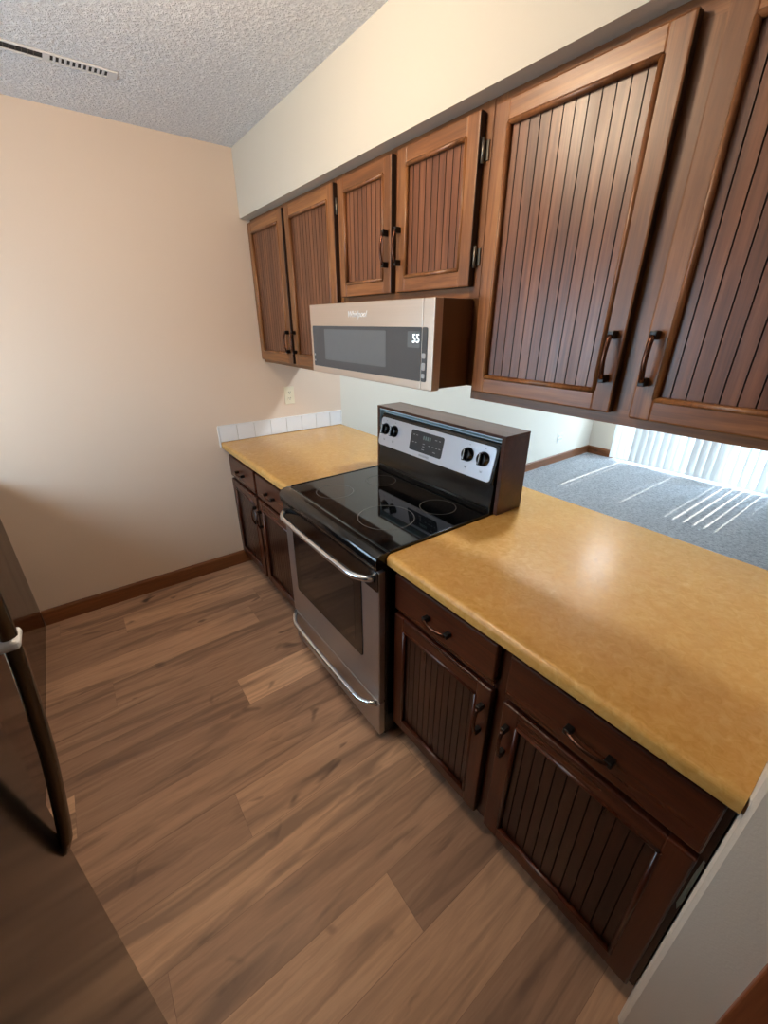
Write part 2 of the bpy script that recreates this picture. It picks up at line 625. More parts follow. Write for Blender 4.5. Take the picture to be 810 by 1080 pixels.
# far wall with the patio door opening x .36..3.6
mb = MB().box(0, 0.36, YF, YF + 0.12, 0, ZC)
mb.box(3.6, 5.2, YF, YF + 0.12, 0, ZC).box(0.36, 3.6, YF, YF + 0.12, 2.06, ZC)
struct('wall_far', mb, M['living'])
# kitchen wall behind the facing counter, window opening x .3..1.6, z 1.08..1.80
mb = MB().box(0, 0.3, YB - 0.12, YB, 0, ZC).box(1.6, 4.69, YB - 0.12, YB, 0, ZC)
mb.box(0.3, 1.6, YB - 0.12, YB, 0, 1.08).box(0.3, 1.6, YB - 0.12, YB, 1.80, ZC)
struct('wall_sink', mb, M['soffit'])
struct('wall_kitchen_end', MB().box(4.57, 4.69, YB, 0.92, 0, ZC), M['soffit'])
# right-hand wall: stub that ends the peninsula, with a doorway beyond its wooden casing
mb = MB()
mb.prism([(XE + 0.012, 0.0), (XE + 0.004, 0.004), (XE, 0.012), (XE, 1.05), (2.90, 1.05), (2.90, 0.0)], 'z', 0, ZC, smooth=False)
mb.box(3.74, 4.57, 0, 0.12, 0, ZC).box(2.90, 3.74, 0, 0.12, 2.08, ZC)
mb.box(2.90, 5.2, 1.0, 1.12, 0, ZC)
struct('wall_right', mb, M['white_paint'])
mb = MB().box(2.887, 2.955, -0.016, -0.0005, 0, 2.14, bev=0.003)
mb.box(3.69, 3.755, -0.016, -0.0005, 0, 2.14, bev=0.003).box(2.955, 3.69, -0.016, -0.0005, 2.075, 2.14, bev=0.003)
struct('trim_1', mb, M['casing'])
mb = MB().box(2.905, 3.735, 0.03, 0.07, 0.008, 2.075)
struct('door_1', mb, M['casing'])
# soffit above the cabinets
struct('soffit', MB().box(0, XE, 0.306, 0.72, 2.161, ZC), M['soffit'])
# low wall closing the back of the base cabinets
struct('wall_peninsula', MB().box(0, XE, 0.68, 0.79, 0, 0.872), M['soffit'])

HB = 0.098


def board(a, b, axis, at, sgn, h=HB, t=0.014):
    """wooden baseboard with an eased top; at = wall face, sgn = side it stands on"""
    pr = [(at, 0.0), (at + sgn * t, 0.0), (at + sgn * t, h - 0.012), (at + sgn * t * 0.55, h), (at, h)]
    return MB().prism(pr, axis, a, b)


# prism axis 'y': outline in (x,z); axis 'x': outline in (y,z)
struct('baseboard_left', board(-1.163, 0.0985, 'y', 0.0, 1), M['board_y'])
struct('baseboard_living_left', board(0.80, YF - 0.015, 'y', 0.0, 1, 0.105), M['board_y'])
struct('baseboard_far', board(0.0, 0.35, 'x', YF, -1, 0.105), M['board_x'])

# sink window
win = thing('window_1', None, None, (0.95, YB - 0.06, 1.08))
win['kind'] = 'structure'
mb = MB()
for a in ((0.30, 0.35, 1.08, 1.80), (1.55, 1.60, 1.08, 1.80), (0.35, 1.55, 1.08, 1.13), (0.35, 1.55, 1.75, 1.80), (0.93, 0.97, 1.13, 1.75)):
    mb.box(a[0], a[1], YB - 0.09, YB - 0.03, a[2], a[3])
obj('window_frame', mb, M['alu'], win)
obj('pane', MB().box(0.35, 1.55, YB - 0.065, YB - 0.06, 1.13, 1.75), M['glass'], win)
# sliding patio door
pd = thing('door_2', None, None, (1.98, YF + 0.06, 0))
pd['kind'] = 'structure'
mb = MB()
for x0, x1 in ((0.37, 0.43), (1.955, 2.015), (3.53, 3.59)):
    mb.box(x0, x1, YF + 0.05, YF + 0.10, 0.03, 2.05)
mb.box(0.37, 3.59, YF + 0.03, YF + 0.12, 0.007, 0.05).box(0.37, 3.59, YF + 0.05, YF + 0.10, 2.0, 2.05)
obj('door_frame', mb, M['alu'], pd)
mb = MB().box(0.43, 1.955, YF + 0.07, YF + 0.076, 0.05, 2.0).box(2.015, 3.53, YF + 0.07, YF + 0.076, 0.05, 2.0)
obj('pane', mb, M['glass'], pd)
patio = struct('patio', MB().box(-6, 9, YF + 0.17, 16, -0.12, -0.02), M['concrete'])

# ------------------------------------------------------------------ vertical blind
vb = thing('vertical_blind', 'white vertical blind with many tall vanes drawn across the patio door', 'blind', (1.98, YF - 0.07, 0))
obj('headrail', MB().box(0.33, 3.64, YF - 0.095, YF - 0.045, 2.08, 2.13, bev=0.004), M['white_plastic'], vb)
PIT = 0.080
nv = int((3.60 - 0.36) / PIT)
rv = random.Random(4)
for i in range(nv):
    xc = 0.38 + i * PIT
    op = 47 if xc < 0.60 else 40 if 1.50 < xc < 2.0 else 20
    a = math.radians(op + rv.uniform(-5, 5))
    if i in (9, 10):
        a = math.radians(38)
    w = 0.0445
    pts = []
    for s_ in range(7):
        u = -1 + 2 * s_ / 6
        px, py = u * w, 0.006 * (1 - u * u)
        pts.append((xc + px * math.cos(a) - py * math.sin(a), YF - 0.07 + px * math.sin(a) + py * math.cos(a)))
    back = []
    for (x, y) in pts[::-1]:
        back.append((x + 0.0012 * math.sin(a), y - 0.0012 * math.cos(a)))
    obj('vane', MB().prism(pts + back, 'z', 0.035, 2.08), M['vane'], vb)
mb = MB().tube([(1.10, YF - 0.10, 0.06), (1.18, YF - 0.10, 0.052), (1.26, YF - 0.10, 0.06)], 0.0025)
mb.tube([(1.10, YF - 0.10, 0.075), (1.18, YF - 0.10, 0.068), (1.26, YF - 0.10, 0.075)], 0.0025)
obj('bead_chain', mb, M['white_plastic'], vb)

# ------------------------------------------------------------------ cabinet parts


def pull(parent, x, z, yf, length=0.098, vertical=True, feet=None):
    """bail pull: two dark square feet and a bowed bronze bar"""
    feet = feet or M['iron']
    mb = MB()
    hl = length / 2
    for s in (-1, 1):
        if vertical:
            mb.box(x - 0.0075, x + 0.0075, yf - 0.024, yf - 0.0002, z + s * hl - 0.009, z + s * hl + 0.009, 1, bev=0.002)
        else:
            mb.box(x + s * hl - 0.009, x + s * hl + 0.009, yf - 0.024, yf - 0.0002, z - 0.0075, z + 0.0075, 1, bev=0.002)
    path = []
    for k in range(11):
        u = -1 + 2 * k / 10
        dy = -0.022 - 0.010 * (1 - u * u)
        path.append((x, yf + dy, z + u * hl) if vertical else (x + u * hl, yf + dy, z))
    mb.tube(path, 0.0062, 0.0042, 10, 0, up=(0, 1, 0))
    return obj('handle', mb, [M['bronze'], feet], parent, 'aged bronze bail pull on dark feet')


def hinge(parent, x, z, yf):
    mb = MB().tube([(x, yf + 0.012, z - 0.028), (x, yf + 0.012, z + 0.028)], 0.0045, sides=10)
    mb.box(x - 0.003, x + 0.013, yf + 0.020, yf + 0.0245, z - 0.022, z + 0.022)
    return obj('hinge', mb, M['hinge'], parent, 'small metal barrel hinge')


def door(cab, x0, x1, z0, z1, yf, mats, fw=0.056, th=0.024, pull_at=None, hinge_at=(), pitch=0.030, groove=True, lower=False):
    mv, mh, mp, md = mats
    mb = MB()
    # outer lip profile: front edge eased, sides and bottom coloured dark to stand for shade
    e = 0.005

    def member(pa, mi):
        mb.prism(pa, 'y', yf, yf + th, mi)
    # stiles with mitred moulding meet plain rails
    mb.box(x0, x0 + fw, yf, yf + th, z0, z1, 0, bev=e)
    mb.box(x1 - fw, x1, yf, yf + th, z0, z1, 0, bev=e)
    mb.box(x0 + fw - e, x1 - fw + e, yf + 0.0006, yf + th, z0, z0 + fw, 1, bev=e)
    mb.box(x0 + fw - e, x1 - fw + e, yf + 0.0006, yf + th, z1 - fw, z1, 1, bev=e)
    mb.bm.normal_update()
    for f in mb.bm.faces:
        cx = f.calc_center_median()
        if (abs(f.normal.x) > 0.9 and (cx.x < x0 + 0.002 or cx.x > x1 - 0.002)) or (abs(f.normal.z) > 0.9 and (cx.z < z0 + 0.002)):
            f.material_index = 2
    o = obj('door', mb, [mv, mh, M['wood_edge']], cab)
    # moulding round the panel
    mb = MB()
    m = 0.011
    a0, a1, b0, b1 = x0 + fw - 0.001, x1 - fw + 0.001, z0 + fw - 0.001, z1 - fw + 0.001
    for p, q in (((a0, b0), (a0, b1)), ((a1, b0), (a1, b1)), ((a0, b0), (a1, b0)), ((a0, b1), (a1, b1))):
        mb.tube([(p[0], yf + 0.004, p[1]), (q[0], yf + 0.004, q[1])], m * 0.62, m * 0.72, 10, 0, up=(0, 1, 0))
    obj('moulding', mb, mv, o)
    # bead-board panel: grooves cut along z
    px0, px1, pz0, pz1 = x0 + fw - 0.004, x1 - fw + 0.004, z0 + fw - 0.004, z1 - fw + 0.004
    yp = yf + 0.010
    mb = MB()
    n = max(2, round((px1 - px0) / pitch))
    st = (px1 - px0) / n
    g = 0.0014
    prof = [(px0, yp)]
    mark = []
    for i in range(1, n):
        xx = px0 + i * st
        if groove:
            prof += [(xx - g, yp), (xx - g * 0.6, yp + 0.005), (xx + g * 0.6, yp + 0.005), (xx + g, yp)]
    prof.append((px1, yp))
    lo = [mb.bm.verts.new((p[0], p[1], pz0)) for p in prof]
    hi = [mb.bm.verts.new((p[0], p[1], pz1)) for p in prof]
    for i in range(len(prof) - 1):
        f = mb.bm.faces.new((lo[i], lo[i + 1], hi[i + 1], hi[i]))
        f.material_index = 0 if abs(prof[i][1] - yp) < 1e-6 and abs(prof[i + 1][1] - yp) < 1e-6 else 1
    yb_ = yp + 0.009
    A = [mb.bm.verts.new(p) for p in ((px0, yb_, pz0), (px1, yb_, pz0), (px1, yb_, pz1), (px0, yb_, pz1))]
    mb.bm.faces.new(A[::-1])
    mb.bm.faces.new((lo[0], hi[0], A[3], A[0]))
    mb.bm.faces.new((lo[-1], A[1], A[2], hi[-1]))
    obj('panel', mb, [mp, md], o)
    if pull_at:
        pull(o, pull_at[0], pull_at[1], yf)
    for hx, hz in hinge_at:
        hinge(o, hx, hz, yf)
    return o


def drawer(cab, x0, x1, z0, z1, yf, mat, th=0.024, pull_x=None):
    mb = MB().box(x0, x1, yf, yf + th, z0, z1, 0, bev=0.006, seg=3)
    o = obj('drawer', mb, mat, cab)
    pull(o, pull_x if pull_x is not None else (x0 + x1) / 2, (z0 + z1) / 2 - 0.004, yf, 0.096, False)
    return o


UMATS = (M['wood_v'], M['wood_h'], M['wood_panel'], M['wood_groove'])
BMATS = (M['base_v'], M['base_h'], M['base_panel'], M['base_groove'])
YD = 0.339          # upper door fronts
YFF = YD + 0.025    # upper face frame


def upper(label, x0, x1, z0, z1, mid, midw):
    c = thing('wall_cabinet', label, 'cabinet', ((x0 + x1) / 2, YFF, z0), 'dark wood wall cabinets under the soffit')
    mb = MB().box(x0 + 0.002, x1 - 0.002, YFF + 0.019, 0.66, z0 + 0.015, z1, 0)
    obj('carcass', mb, M['wood_v'], c)
    mb = MB()
    y0, y1 = YFF, YFF + 0.0185
    mb.box(x0 + 0.001, x0 + 0.040, y0, y1, z0, z1, 0)
    mb.box(x1 - 0.040, x1 - 0.001, y0, y1, z0, z1, 0)
    mb.box(mid - midw, mid + midw, y0, y1, z0 + 0.04, z1 - 0.04, 0)
    mb.box(x0 + 0.04, x1 - 0.04, y0, y1, z0, z0 + 0.04, 1)
    mb.box(x0 + 0.04, x1 - 0.04, y0, y1, z1 - 0.04, z1, 1)
    obj('face_frame', mb, [M['wood_v'], M['wood_h']], c)
    return c


ZU, ZT = 1.394, 2.1608
c = upper('tall wall cabinet with two narrow doors nearest the beige wall', 0.0, 0.992, ZU, ZT, 0.488, 0.03)
door(c, 0.008, 0.470, 1.412, 2.142, YD, UMATS, 0.055, pull_at=(0.444, 1.528))
door(c, 0.500, 0.975, 1.412, 2.142, YD, UMATS, 0.055, pull_at=(0.526, 1.528), hinge_at=((0.981, 2.06), (0.981, 1.50)))
c = upper('short wall cabinet with two small doors directly above the microwave', 0.992, 1.778, 1.697, ZT, 1.379, 0.03)
door(c, 1.008, 1.364, 1.726, 2.142, YD, UMATS, 0.050, pull_at=(1.342, 1.868))
door(c, 1.394, 1.752, 1.726, 2.142, YD, UMATS, 0.050, pull_at=(1.414, 1.868), hinge_at=((1.758, 2.055), (1.758, 1.805)))
c = upper('large wall cabinet with two wide beadboard doors over the open counter', 1.778, XE - 0.002, ZU, ZT, 2.276, 0.04)
door(c, 1.800, 2.254, 1.422, 2.137, YD, UMATS, 0.050, pull_at=(2.229, 1.552))
door(c, 2.300, 2.756, 1.418, 2.137, YD, UMATS, 0.050, pull_at=(2.321, 1.553))

YBD = 0.030
YBF = YBD + 0.025


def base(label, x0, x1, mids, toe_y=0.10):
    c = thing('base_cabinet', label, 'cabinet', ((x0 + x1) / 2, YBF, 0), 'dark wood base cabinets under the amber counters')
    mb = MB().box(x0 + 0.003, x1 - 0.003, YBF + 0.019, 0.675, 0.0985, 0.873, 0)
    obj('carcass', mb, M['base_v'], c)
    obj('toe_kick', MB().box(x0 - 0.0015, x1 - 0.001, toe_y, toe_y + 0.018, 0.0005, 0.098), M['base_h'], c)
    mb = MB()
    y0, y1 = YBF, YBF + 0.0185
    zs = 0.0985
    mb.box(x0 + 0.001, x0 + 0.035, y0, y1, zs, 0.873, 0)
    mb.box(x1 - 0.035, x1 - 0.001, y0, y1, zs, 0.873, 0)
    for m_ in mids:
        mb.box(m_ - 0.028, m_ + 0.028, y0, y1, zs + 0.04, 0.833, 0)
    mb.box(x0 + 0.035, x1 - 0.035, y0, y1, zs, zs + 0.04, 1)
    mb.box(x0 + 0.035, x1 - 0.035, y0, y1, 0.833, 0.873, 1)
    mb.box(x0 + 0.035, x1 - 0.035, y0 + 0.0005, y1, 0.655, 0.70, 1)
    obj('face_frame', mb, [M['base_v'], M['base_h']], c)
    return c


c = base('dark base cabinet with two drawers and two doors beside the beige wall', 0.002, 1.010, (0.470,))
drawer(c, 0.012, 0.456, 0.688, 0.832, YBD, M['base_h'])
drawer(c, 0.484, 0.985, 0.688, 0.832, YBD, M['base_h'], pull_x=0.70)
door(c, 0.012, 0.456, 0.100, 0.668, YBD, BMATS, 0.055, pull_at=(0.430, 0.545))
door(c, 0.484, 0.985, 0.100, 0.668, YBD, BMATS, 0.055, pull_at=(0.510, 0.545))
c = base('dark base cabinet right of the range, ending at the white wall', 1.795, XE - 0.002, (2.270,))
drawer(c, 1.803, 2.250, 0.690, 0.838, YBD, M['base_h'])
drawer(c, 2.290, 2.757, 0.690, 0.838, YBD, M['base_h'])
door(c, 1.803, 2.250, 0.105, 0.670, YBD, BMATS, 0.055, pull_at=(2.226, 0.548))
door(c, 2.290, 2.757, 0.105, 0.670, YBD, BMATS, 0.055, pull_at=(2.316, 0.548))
mb = MB().prism([(2.7605, 0.49), (2.7655, 0.47), (2.768, 0.50), (2.769, 0.60), (2.7675, 0.655), (2.7640, 0.66), (2.762, 0.60)], 'y', YBF - 0.0012, YBF - 0.0002)
obj('paint_smear', mb, M['wear'], c, 'pale smear of wall paint on the frame edge')


def counter(name, label, outline, loc):
    """laminate slab from its plan outline, rolled along the front edge and eased along the back"""
    mb = MB().prism(outline, 'z', 0.8745, CT)
    bm = mb.bm
    for yv, top, off, seg in ((0.0, True, 0.018, 6), (0.0, False, 0.005, 2), (D, True, 0.006, 3), (D, False, 0.004, 2)):
        es = [e for e in bm.edges if all(abs(v.co.y - yv) < 1e-4 and abs(v.co.z - (CT if top else 0.8745)) < 1e-4 for v in e.verts)]
        bmesh.ops.bevel(bm, geom=es, offset=off, segments=seg, profile=0.5, affect='EDGES')
    o = obj(name, mb, M['laminate'], loc=loc)
    return tag(o, label, 'countertop')


counter('countertop', 'amber mottled countertop between the beige wall and the range', [(0.0005, 0.0), (1.0135, 0.0), (1.0135, D), (0.0005, D)], (0.5, D / 2, 0.8745))
counter('countertop', 'long amber mottled countertop right of the range, open to the living room', [(1.7945, 0.0), (XE - 0.0005, 0.0), (XE - 0.0005, D), (1.0145, D), (1.0145, 0.7005), (1.7945, 0.7005)], (2.28, D / 2, 0.8745))

# ------------------------------------------------------------------ tile strip
ts = thing('tile_backsplash', 'low strip of white square tiles on the wall behind the left counter', 'backsplash', (0.005, D / 2, CT))
obj('grout_bed', MB().box(0.0004, 0.0075, -0.008, D - 0.002, CT + 0.0006, 1.019), M['grout'], ts)
mb = MB()
y = 0.0
while y < D - 0.02:
    y1 = min(y + 0.114, D - 0.006)
    mb.box(0.004, 0.0105, y + 0.001, y1, CT + 0.003, 1.015, 0, bev=0.0015)
    y += 0.1165
obj('tiles', mb, M['tile'], ts)
mb = MB().box(0.0004, 0.012, -0.008, D, 1.015, 1.023, 0, bev=0.002).box(0.0004, 0.012, D - 0.006, D + 0.002, CT + 0.0006, 1.015, 0, bev=0.002)
mb.box(0.0004, 0.012, -0.010, -0.001, CT - 0.03, 1.015, 0, bev=0.002)
obj('edge_trim', mb, M['white_plastic'], ts)


def outlet(label, yc, zc, w, h, mat, cat='outlet'):
    o = thing('wall_outlet', label, cat, (0.0, yc, zc))
    obj('cover_plate', MB().box(0.0004, 0.006, yc - w / 2, yc + w / 2, zc - h / 2, zc + h / 2, 0, bev=0.003), mat, o)
    n = 1 if w < 0.1 else 2
    for k in range(n):
        yo = yc + (k - (n - 1) / 2) * 0.06
        for s in (-1, 1):
            mb = MB().prism(rrect(yo - 0.017, yo + 0.017, zc + s * 0.02 - 0.0145, zc + s * 0.02 + 0.0145, 0.008), 'x', 0.006, 0.009)
            r = obj('receptacle', mb, mat, o)
            mb = MB()
            for q in (-1, 1):
                mb.box(0.009, 0.0094, yo + q * 0.006 - 0.0014, yo + q * 0.006 + 0.0014, zc + s * 0.02 - 0.002, zc + s * 0.02 + 0.007)
            mb.box(0.009, 0.0094, yo - 0.002, yo + 0.002, zc + s * 0.02 - 0.010, zc + s * 0.02 - 0.006)
            obj('slots', mb, M['dark_slot'], r)
    return o


outlet('almond outlet on the wall above the white tile strip', 0.508, 1.168, 0.072, 0.118, M['almond'])
outlet('white outlet low on the living room wall above its baseboard', 4.09, 0.325, 0.125, 0.118, M['white_plastic'])

# ------------------------------------------------------------------ range
X0, X1 = 1.0165, 1.7905
YR = -0.030
rg = thing('range', 'stainless and black electric range with a smooth glass cooktop', 'stove', ((X0 + X1) / 2, 0.26, 0))
mb = MB().box(X0 + 0.004, X1 - 0.004, 0.0, 0.60, 0.03, 0.895, 0, bev=0.004)
for fx in (X0 + 0.05, X1 - 0.05):
    for fy in (0.08, 0.54):
        mb.lathe([(0.018, 0), (0.018, 0.035)], (fx, fy, 0.0), 'z', 12)
obj('body', mb, M['black'], rg)
# cooktop: glass sheet with a rolled black front rail
pr = [(-0.042, 0.862), (-0.046, 0.880), (-0.044, 0.900), (-0.036, 0.914), (-0.022, 0.921), (0.0, 0.9225), (0.02, 0.9215), (0.02, 0.862)]
ck = obj('cooktop', MB().box(X0 + 0.006, X1 - 0.006, 0.012, 0.528, 0.898, 0.9225, 0, bev=0.002), M['black_glass'], rg)
obj('front_rail', MB().prism(pr, 'x', X0, X1, smooth=True, bev=0.004), M['black'], ck)
for xa in (X0, X1 - 0.008):
    obj('side_rail', MB().box(xa, xa + 0.008, 0.018, 0.53, 0.897, 0.9255, 0, bev=0.002), M['black'], ck)


def ring(cx, cy, r, w=0.0016):
    mb = MB()
    n = 64
    a = [mb.bm.verts.new((cx + (r - w) * math.cos(2 * math.pi * k / n), cy + (r - w) * math.sin(2 * math.pi * k / n), 0.92285)) for k in range(n)]
    b = [mb.bm.verts.new((cx + (r + w) * math.cos(2 * math.pi * k / n), cy + (r + w) * math.sin(2 * math.pi * k / n), 0.92285)) for k in range(n)]
    for k in range(n):
        mb.bm.faces.new((a[k], b[k], b[(k + 1) % n], a[(k + 1) % n]))
    return mb


for cx, cy, r in ((1.205, 0.148, 0.085), (1.565, 0.170, 0.113), (1.615, 0.405, 0.076), (1.215, 0.405, 0.072)):
    obj('burner_ring', ring(cx, cy, r), M['ring'], ck, 'thin grey printed element ring')
    if r < 0.09 and cy < 0.2:
        pass
# oven door
DZ0, DZ1 = 0.232, 0.852
mb = MB().box(X0 + 0.002, X1 - 0.002, YR, YR + 0.03, DZ0, DZ1, 0, bev=0.005)
od = obj('oven_door', mb, M['steel'], rg)
mb = MB().prism(rrect(X0 + 0.004, X1 - 0.004, 0.770, DZ1 - 0.002, 0.006, 3), 'y', YR - 0.003, YR + 0.001)
obj('top_band', mb, M['black'], od, 'glossy black band across the top of the door')
mb = MB().prism(rrect(X0 + 0.085, X1 - 0.110, 0.400, 0.772, 0.014, 4), 'y', YR - 0.0034, YR + 0.001)
obj('window_border', mb, M['black'], od, 'glossy black window surround')
mb = MB().prism(rrect(X0 + 0.135, X1 - 0.160, 0.448, 0.735, 0.01, 4), 'y', YR - 0.0040, YR)
obj('window', mb, M['oven_glass'], od, 'smoked glass window')


def bowed(x0, x1, z, yin, yout, r, drop=0.0, n=28):
    path = []
    for k in range(n + 1):
        u = k / n
        x = x0 + (x1 - x0) * u
        e = min(u, 1 - u) / 0.13
        s = 1.0 if e >= 1 else math.sin(e * math.pi / 2) ** 0.8
        bow = 1 - (2 * u - 1) ** 2
        path.append((x, yin + (yout - yin) * s * (0.86 + 0.14 * bow), z - drop * s))
    return path


obj('handle', MB().tube(bowed(X0 + 0.015, X1 - 0.030, 0.812, YR + 0.002, YR - 0.052, 0.0), 0.0125, 0.0125, 14), M['chrome'], od, 'bright steel bar handle')
mb = MB().box(X0 + 0.002, X1 - 0.002, YR + 0.001, YR + 0.03, 0.045, DZ0 - 0.006, 0, bev=0.005)
sdw = obj('storage_drawer', mb, M['steel'], rg)
obj('handle', MB().tube(bowed(X0 + 0.012, X1 - 0.020, 0.215, YR + 0.003, YR - 0.045, 0.0, 0.012), 0.0115, 0.0115, 14), M['chrome'], sdw, 'bright steel bow handle')
# backguard
bgm = MB().prism([(0.529, 0.9), (0.529, 0.945), (0.545, 1.035), (0.528, 1.045), (0.560, 1.200), (0.566, 1.204), (0.64, 1.204), (0.64, 0.9)], 'x', X0 + 0.006, X1 - 0.006, bev=0.004)
bk = obj('backguard', bgm, M['black'], rg)
mb = MB().prism(rrect(X0 + 0.022, X1 - 0.022, 0.945, 1.026, 0.012, 4), 'y', 0.534, 0.548)
mb.rotate(math.radians(-10), 'X', (1.4, 0.536, 0.945))
obj('lower_panel', mb, M['black_soft'], bk)
mb = MB().tube([(X0 + 0.02, 0.5275, 0.9385), (X1 - 0.02, 0.5275, 0.9385)], 0.004, 0.004, 10)
obj('glass_retainer', mb, M['black_soft'], bk)
# tilted fascia: built upright then leaned back about its lower edge
PY, PZ, PT = 0.524, 1.046, math.radians(-11.8)


def fascia(mb):
    return mb.rotate(PT, 'X', (1.4, PY, PZ))


H = 0.150
fx0, fx1 = X0 + 0.010, X1 - 0.010
mb = MB().prism(rrect(fx0 - 0.003, fx1 + 0.003, PZ - 0.002, PZ + H + 0.004, 0.016), 'y', PY - 0.001, PY + 0.012)
obj('fascia_surround', fascia(mb), M['black'], bk)
mb = MB().prism(rrect(fx0 + 0.006, fx1 - 0.006, PZ + 0.004, PZ + H - 0.006, 0.016), 'y', PY - 0.005, PY + 0.003, bev=0.002)
cp = obj('control_panel', fascia(mb), M['panel_silver'], bk, 'silver control fascia')
# sub-parts of the backguard that sit on the fascia
obj('top_cap', MB().box(X0 + 0.012, X1 - 0.012, 0.570, 0.640, 1.2045, 1.2085, 0, bev=0.001), M['film'], bk, 'pale top of the backguard')
mb = MB().prism(rrect(1.276, 1.494, PZ + 0.030, PZ + 0.125, 0.010), 'y', PY - 0.0062, PY - 0.0045)
obj('display', fascia(mb), M['display'], bk, 'charcoal touch display')
mb = MB().prism(rrect(1.350, 1.420, PZ + 0.085, PZ + 0.114, 0.004), 'y', PY - 0.0066, PY - 0.006)
obj('clock_window', fascia(mb), M['display'], bk)
for xx, zz, w in ((1.298, .104, .010), (1.318, .104, .010), (1.298, .070, .010), (1.318, .070, .010), (1.372, .072, .014), (1.372, .060, .014),
                  (1.372, .046, .018), (1.410, .070, .012), (1.446, .104, .014), (1.470, .104, .010), (1.434, .070, .012), (1.456, .070, .012),
                  (1.476, .070, .010), (1.446, .048, .016)):
    mb = MB().box(xx - w / 2, xx + w / 2, PY - 0.0068, PY - 0.0060, PZ + zz - 0.0015, PZ + zz + 0.0015)
    obj('touch_mark', fascia(mb), M['grey_print'], bk)
for xx in (1.366, 1.380, 1.394, 1.408):
    mb = MB().box(xx - 0.004, xx + 0.004, PY - 0.0072, PY - 0.0066, PZ + 0.092, PZ + 0.108)
    obj('clock_digit', fascia(mb), M['led_green'], bk, 'dim green clock digit')
obj('brand_lettering', fascia(text_mb('FRIGIDAIRE', 0.0135, (1.385, PY - 0.0054, PZ + 0.0165), (1, 0, 0), (0, 0, 1))), M['grey_print'], bk)
KX = (1.078, 1.148, 1.640, 1.722)
for kx in KX:
    kz = PZ + 0.088
    mb = MB().lathe([(0.0295, -0.0055), (0.0295, -0.009), (0.026, -0.012), (0.0245, -0.022), (0.020, -0.024), (0.0, -0.0242)][:5], (kx, PY, kz), 'y', 28)
    mb.prism([(kx - 0.0065, kz - 0.0245), (kx + 0.0065, kz - 0.0245), (kx + 0.005, kz + 0.0245), (kx - 0.005, kz + 0.0245)], 'y', PY - 0.036, PY - 0.020, bev=0.002)
    kb = obj('knob', fascia(mb), M['black'], bk, 'black rotary knob')
    mb = MB().box(kx - 0.0012, kx + 0.0012, PY - 0.0368, PY - 0.0358, kz - 0.020, kz + 0.022)
    obj('pointer', fascia(mb), M['white_print'], kb, 'pale pointer line')
    for xa, xb, za, zc in ((-.004, .004, .040, .043), (-.003, .003, -.056, -.050), (-.006, -.0045, -.056, -.046), (.0045, .006, -.056, -.046)):
        mb = MB().box(kx + xa, kx + xb, PY - 0.0058, PY - 0.0052, kz + za, kz + zc)
        obj('printed_mark', fascia(mb), M['grey_print'], bk)

# wooden box round the back of the range
BX0, BX1, BY0, BY1, BZ = 0.994, 1.8105, 0.545, 0.698, 1.240
bx = thing('range_back_box', 'dark walnut box wrapped round the back of the range', 'wooden box', ((BX0 + BX1) / 2, 0.62, CT))
obj('side_panel', MB().box(BX0, BX0 + 0.018, BY0, BY1, CT + 0.0005, BZ - 0.012, 0, bev=0.001), M['box_wood'], bx)
obj('side_panel', MB().box(BX1 - 0.018, BX1, BY0, BY1, CT + 0.0005, BZ - 0.012, 0, bev=0.001), M['box_wood'], bx)
obj('top_panel', MB().box(BX0, BX1, BY0, BY1, BZ - 0.012, BZ, 0, bev=0.001), M['box_wood'], bx)
obj('back_panel', MB().box(BX0 + 0.018, BX1 - 0.018, BY1 - 0.018, BY1, CT + 0.0005, BZ - 0.012), M['box_wood'], bx)
mb = MB().box(BX0 + 0.0185, BX1 - 0.0185, 0.652, 0.656, 0.93, BZ - 0.0175).box(BX0 + 0.0185, BX0 + 0.020, BY0 + 0.004, 0.652, 1.03, BZ - 0.0175)
mb.box(BX0 + 0.0185, BX1 - 0.0185, BY0 + 0.002, 0.656, BZ - 0.0165, BZ - 0.0125)
obj('lining', mb, M['film'], bx, 'pale blue sheet lining inside the box')

# ------------------------------------------------------------------ microwave
MX0, MX1, MY0, MZ0, MZ1 = 0.984, 1.764, 0.195, 1.428, 1.694
mw = thing('microwave', 'stainless over-the-range microwave with a dark glass door', 'microwave', ((MX0 + MX1) / 2, 0.42, MZ0))
mb = MB().box(MX0 + 0.010, MX1 - 0.003, MY0 + 0.036, 0.362, MZ0 + 0.006, MZ1, 0, bev=0.003)
mb.box(MX0 + 0.013, MX1 + 0.0135, 0.3655, 0.655, MZ0 + 0.006, MZ1 + 0.0025, 0)
obj('body', mb, [M['mw_side']], mw, 'dark brown case')
dr = obj('door', MB().box(MX0, MX1 - 0.052, MY0, MY0 + 0.035, MZ0, MZ1, 0, bev=0.003), M['steel_warm'], mw)
cs = obj('control_strip', MB().box(MX1 - 0.0505, MX1, MY0, MY0 + 0.035, MZ0, MZ1, 0, bev=0.003), M['steel_warm'], mw)
GZ0, GZ1 = MZ0 + 0.026, MZ1 - 0.080
mb = MB().prism(rrect(MX0 + 0.020, MX1 - 0.054, GZ0, GZ1, 0.003, 2), 'y', MY0 - 0.0016, MY0 + 0.001)
obj('glass', mb, M['mw_glass'], dr, 'dark grey glass')
mb = MB().prism(rrect(MX0 + 0.120, MX0 + 0.545, GZ0 + 0.030, GZ1 - 0.012, 0.004, 2), 'y', MY0 - 0.0020, MY0 - 0.0014)
obj('window', mb, M['mw_screen'], dr, 'paler viewing window')
mb = MB().prism(rrect(MX1 - 0.050, MX1 - 0.026, GZ0, GZ1, 0.006, 3), 'y', MY0 - 0.0016, MY0 + 0.001)
obj('glass', mb, M['mw_glass'], cs, 'narrow dark glass strip')
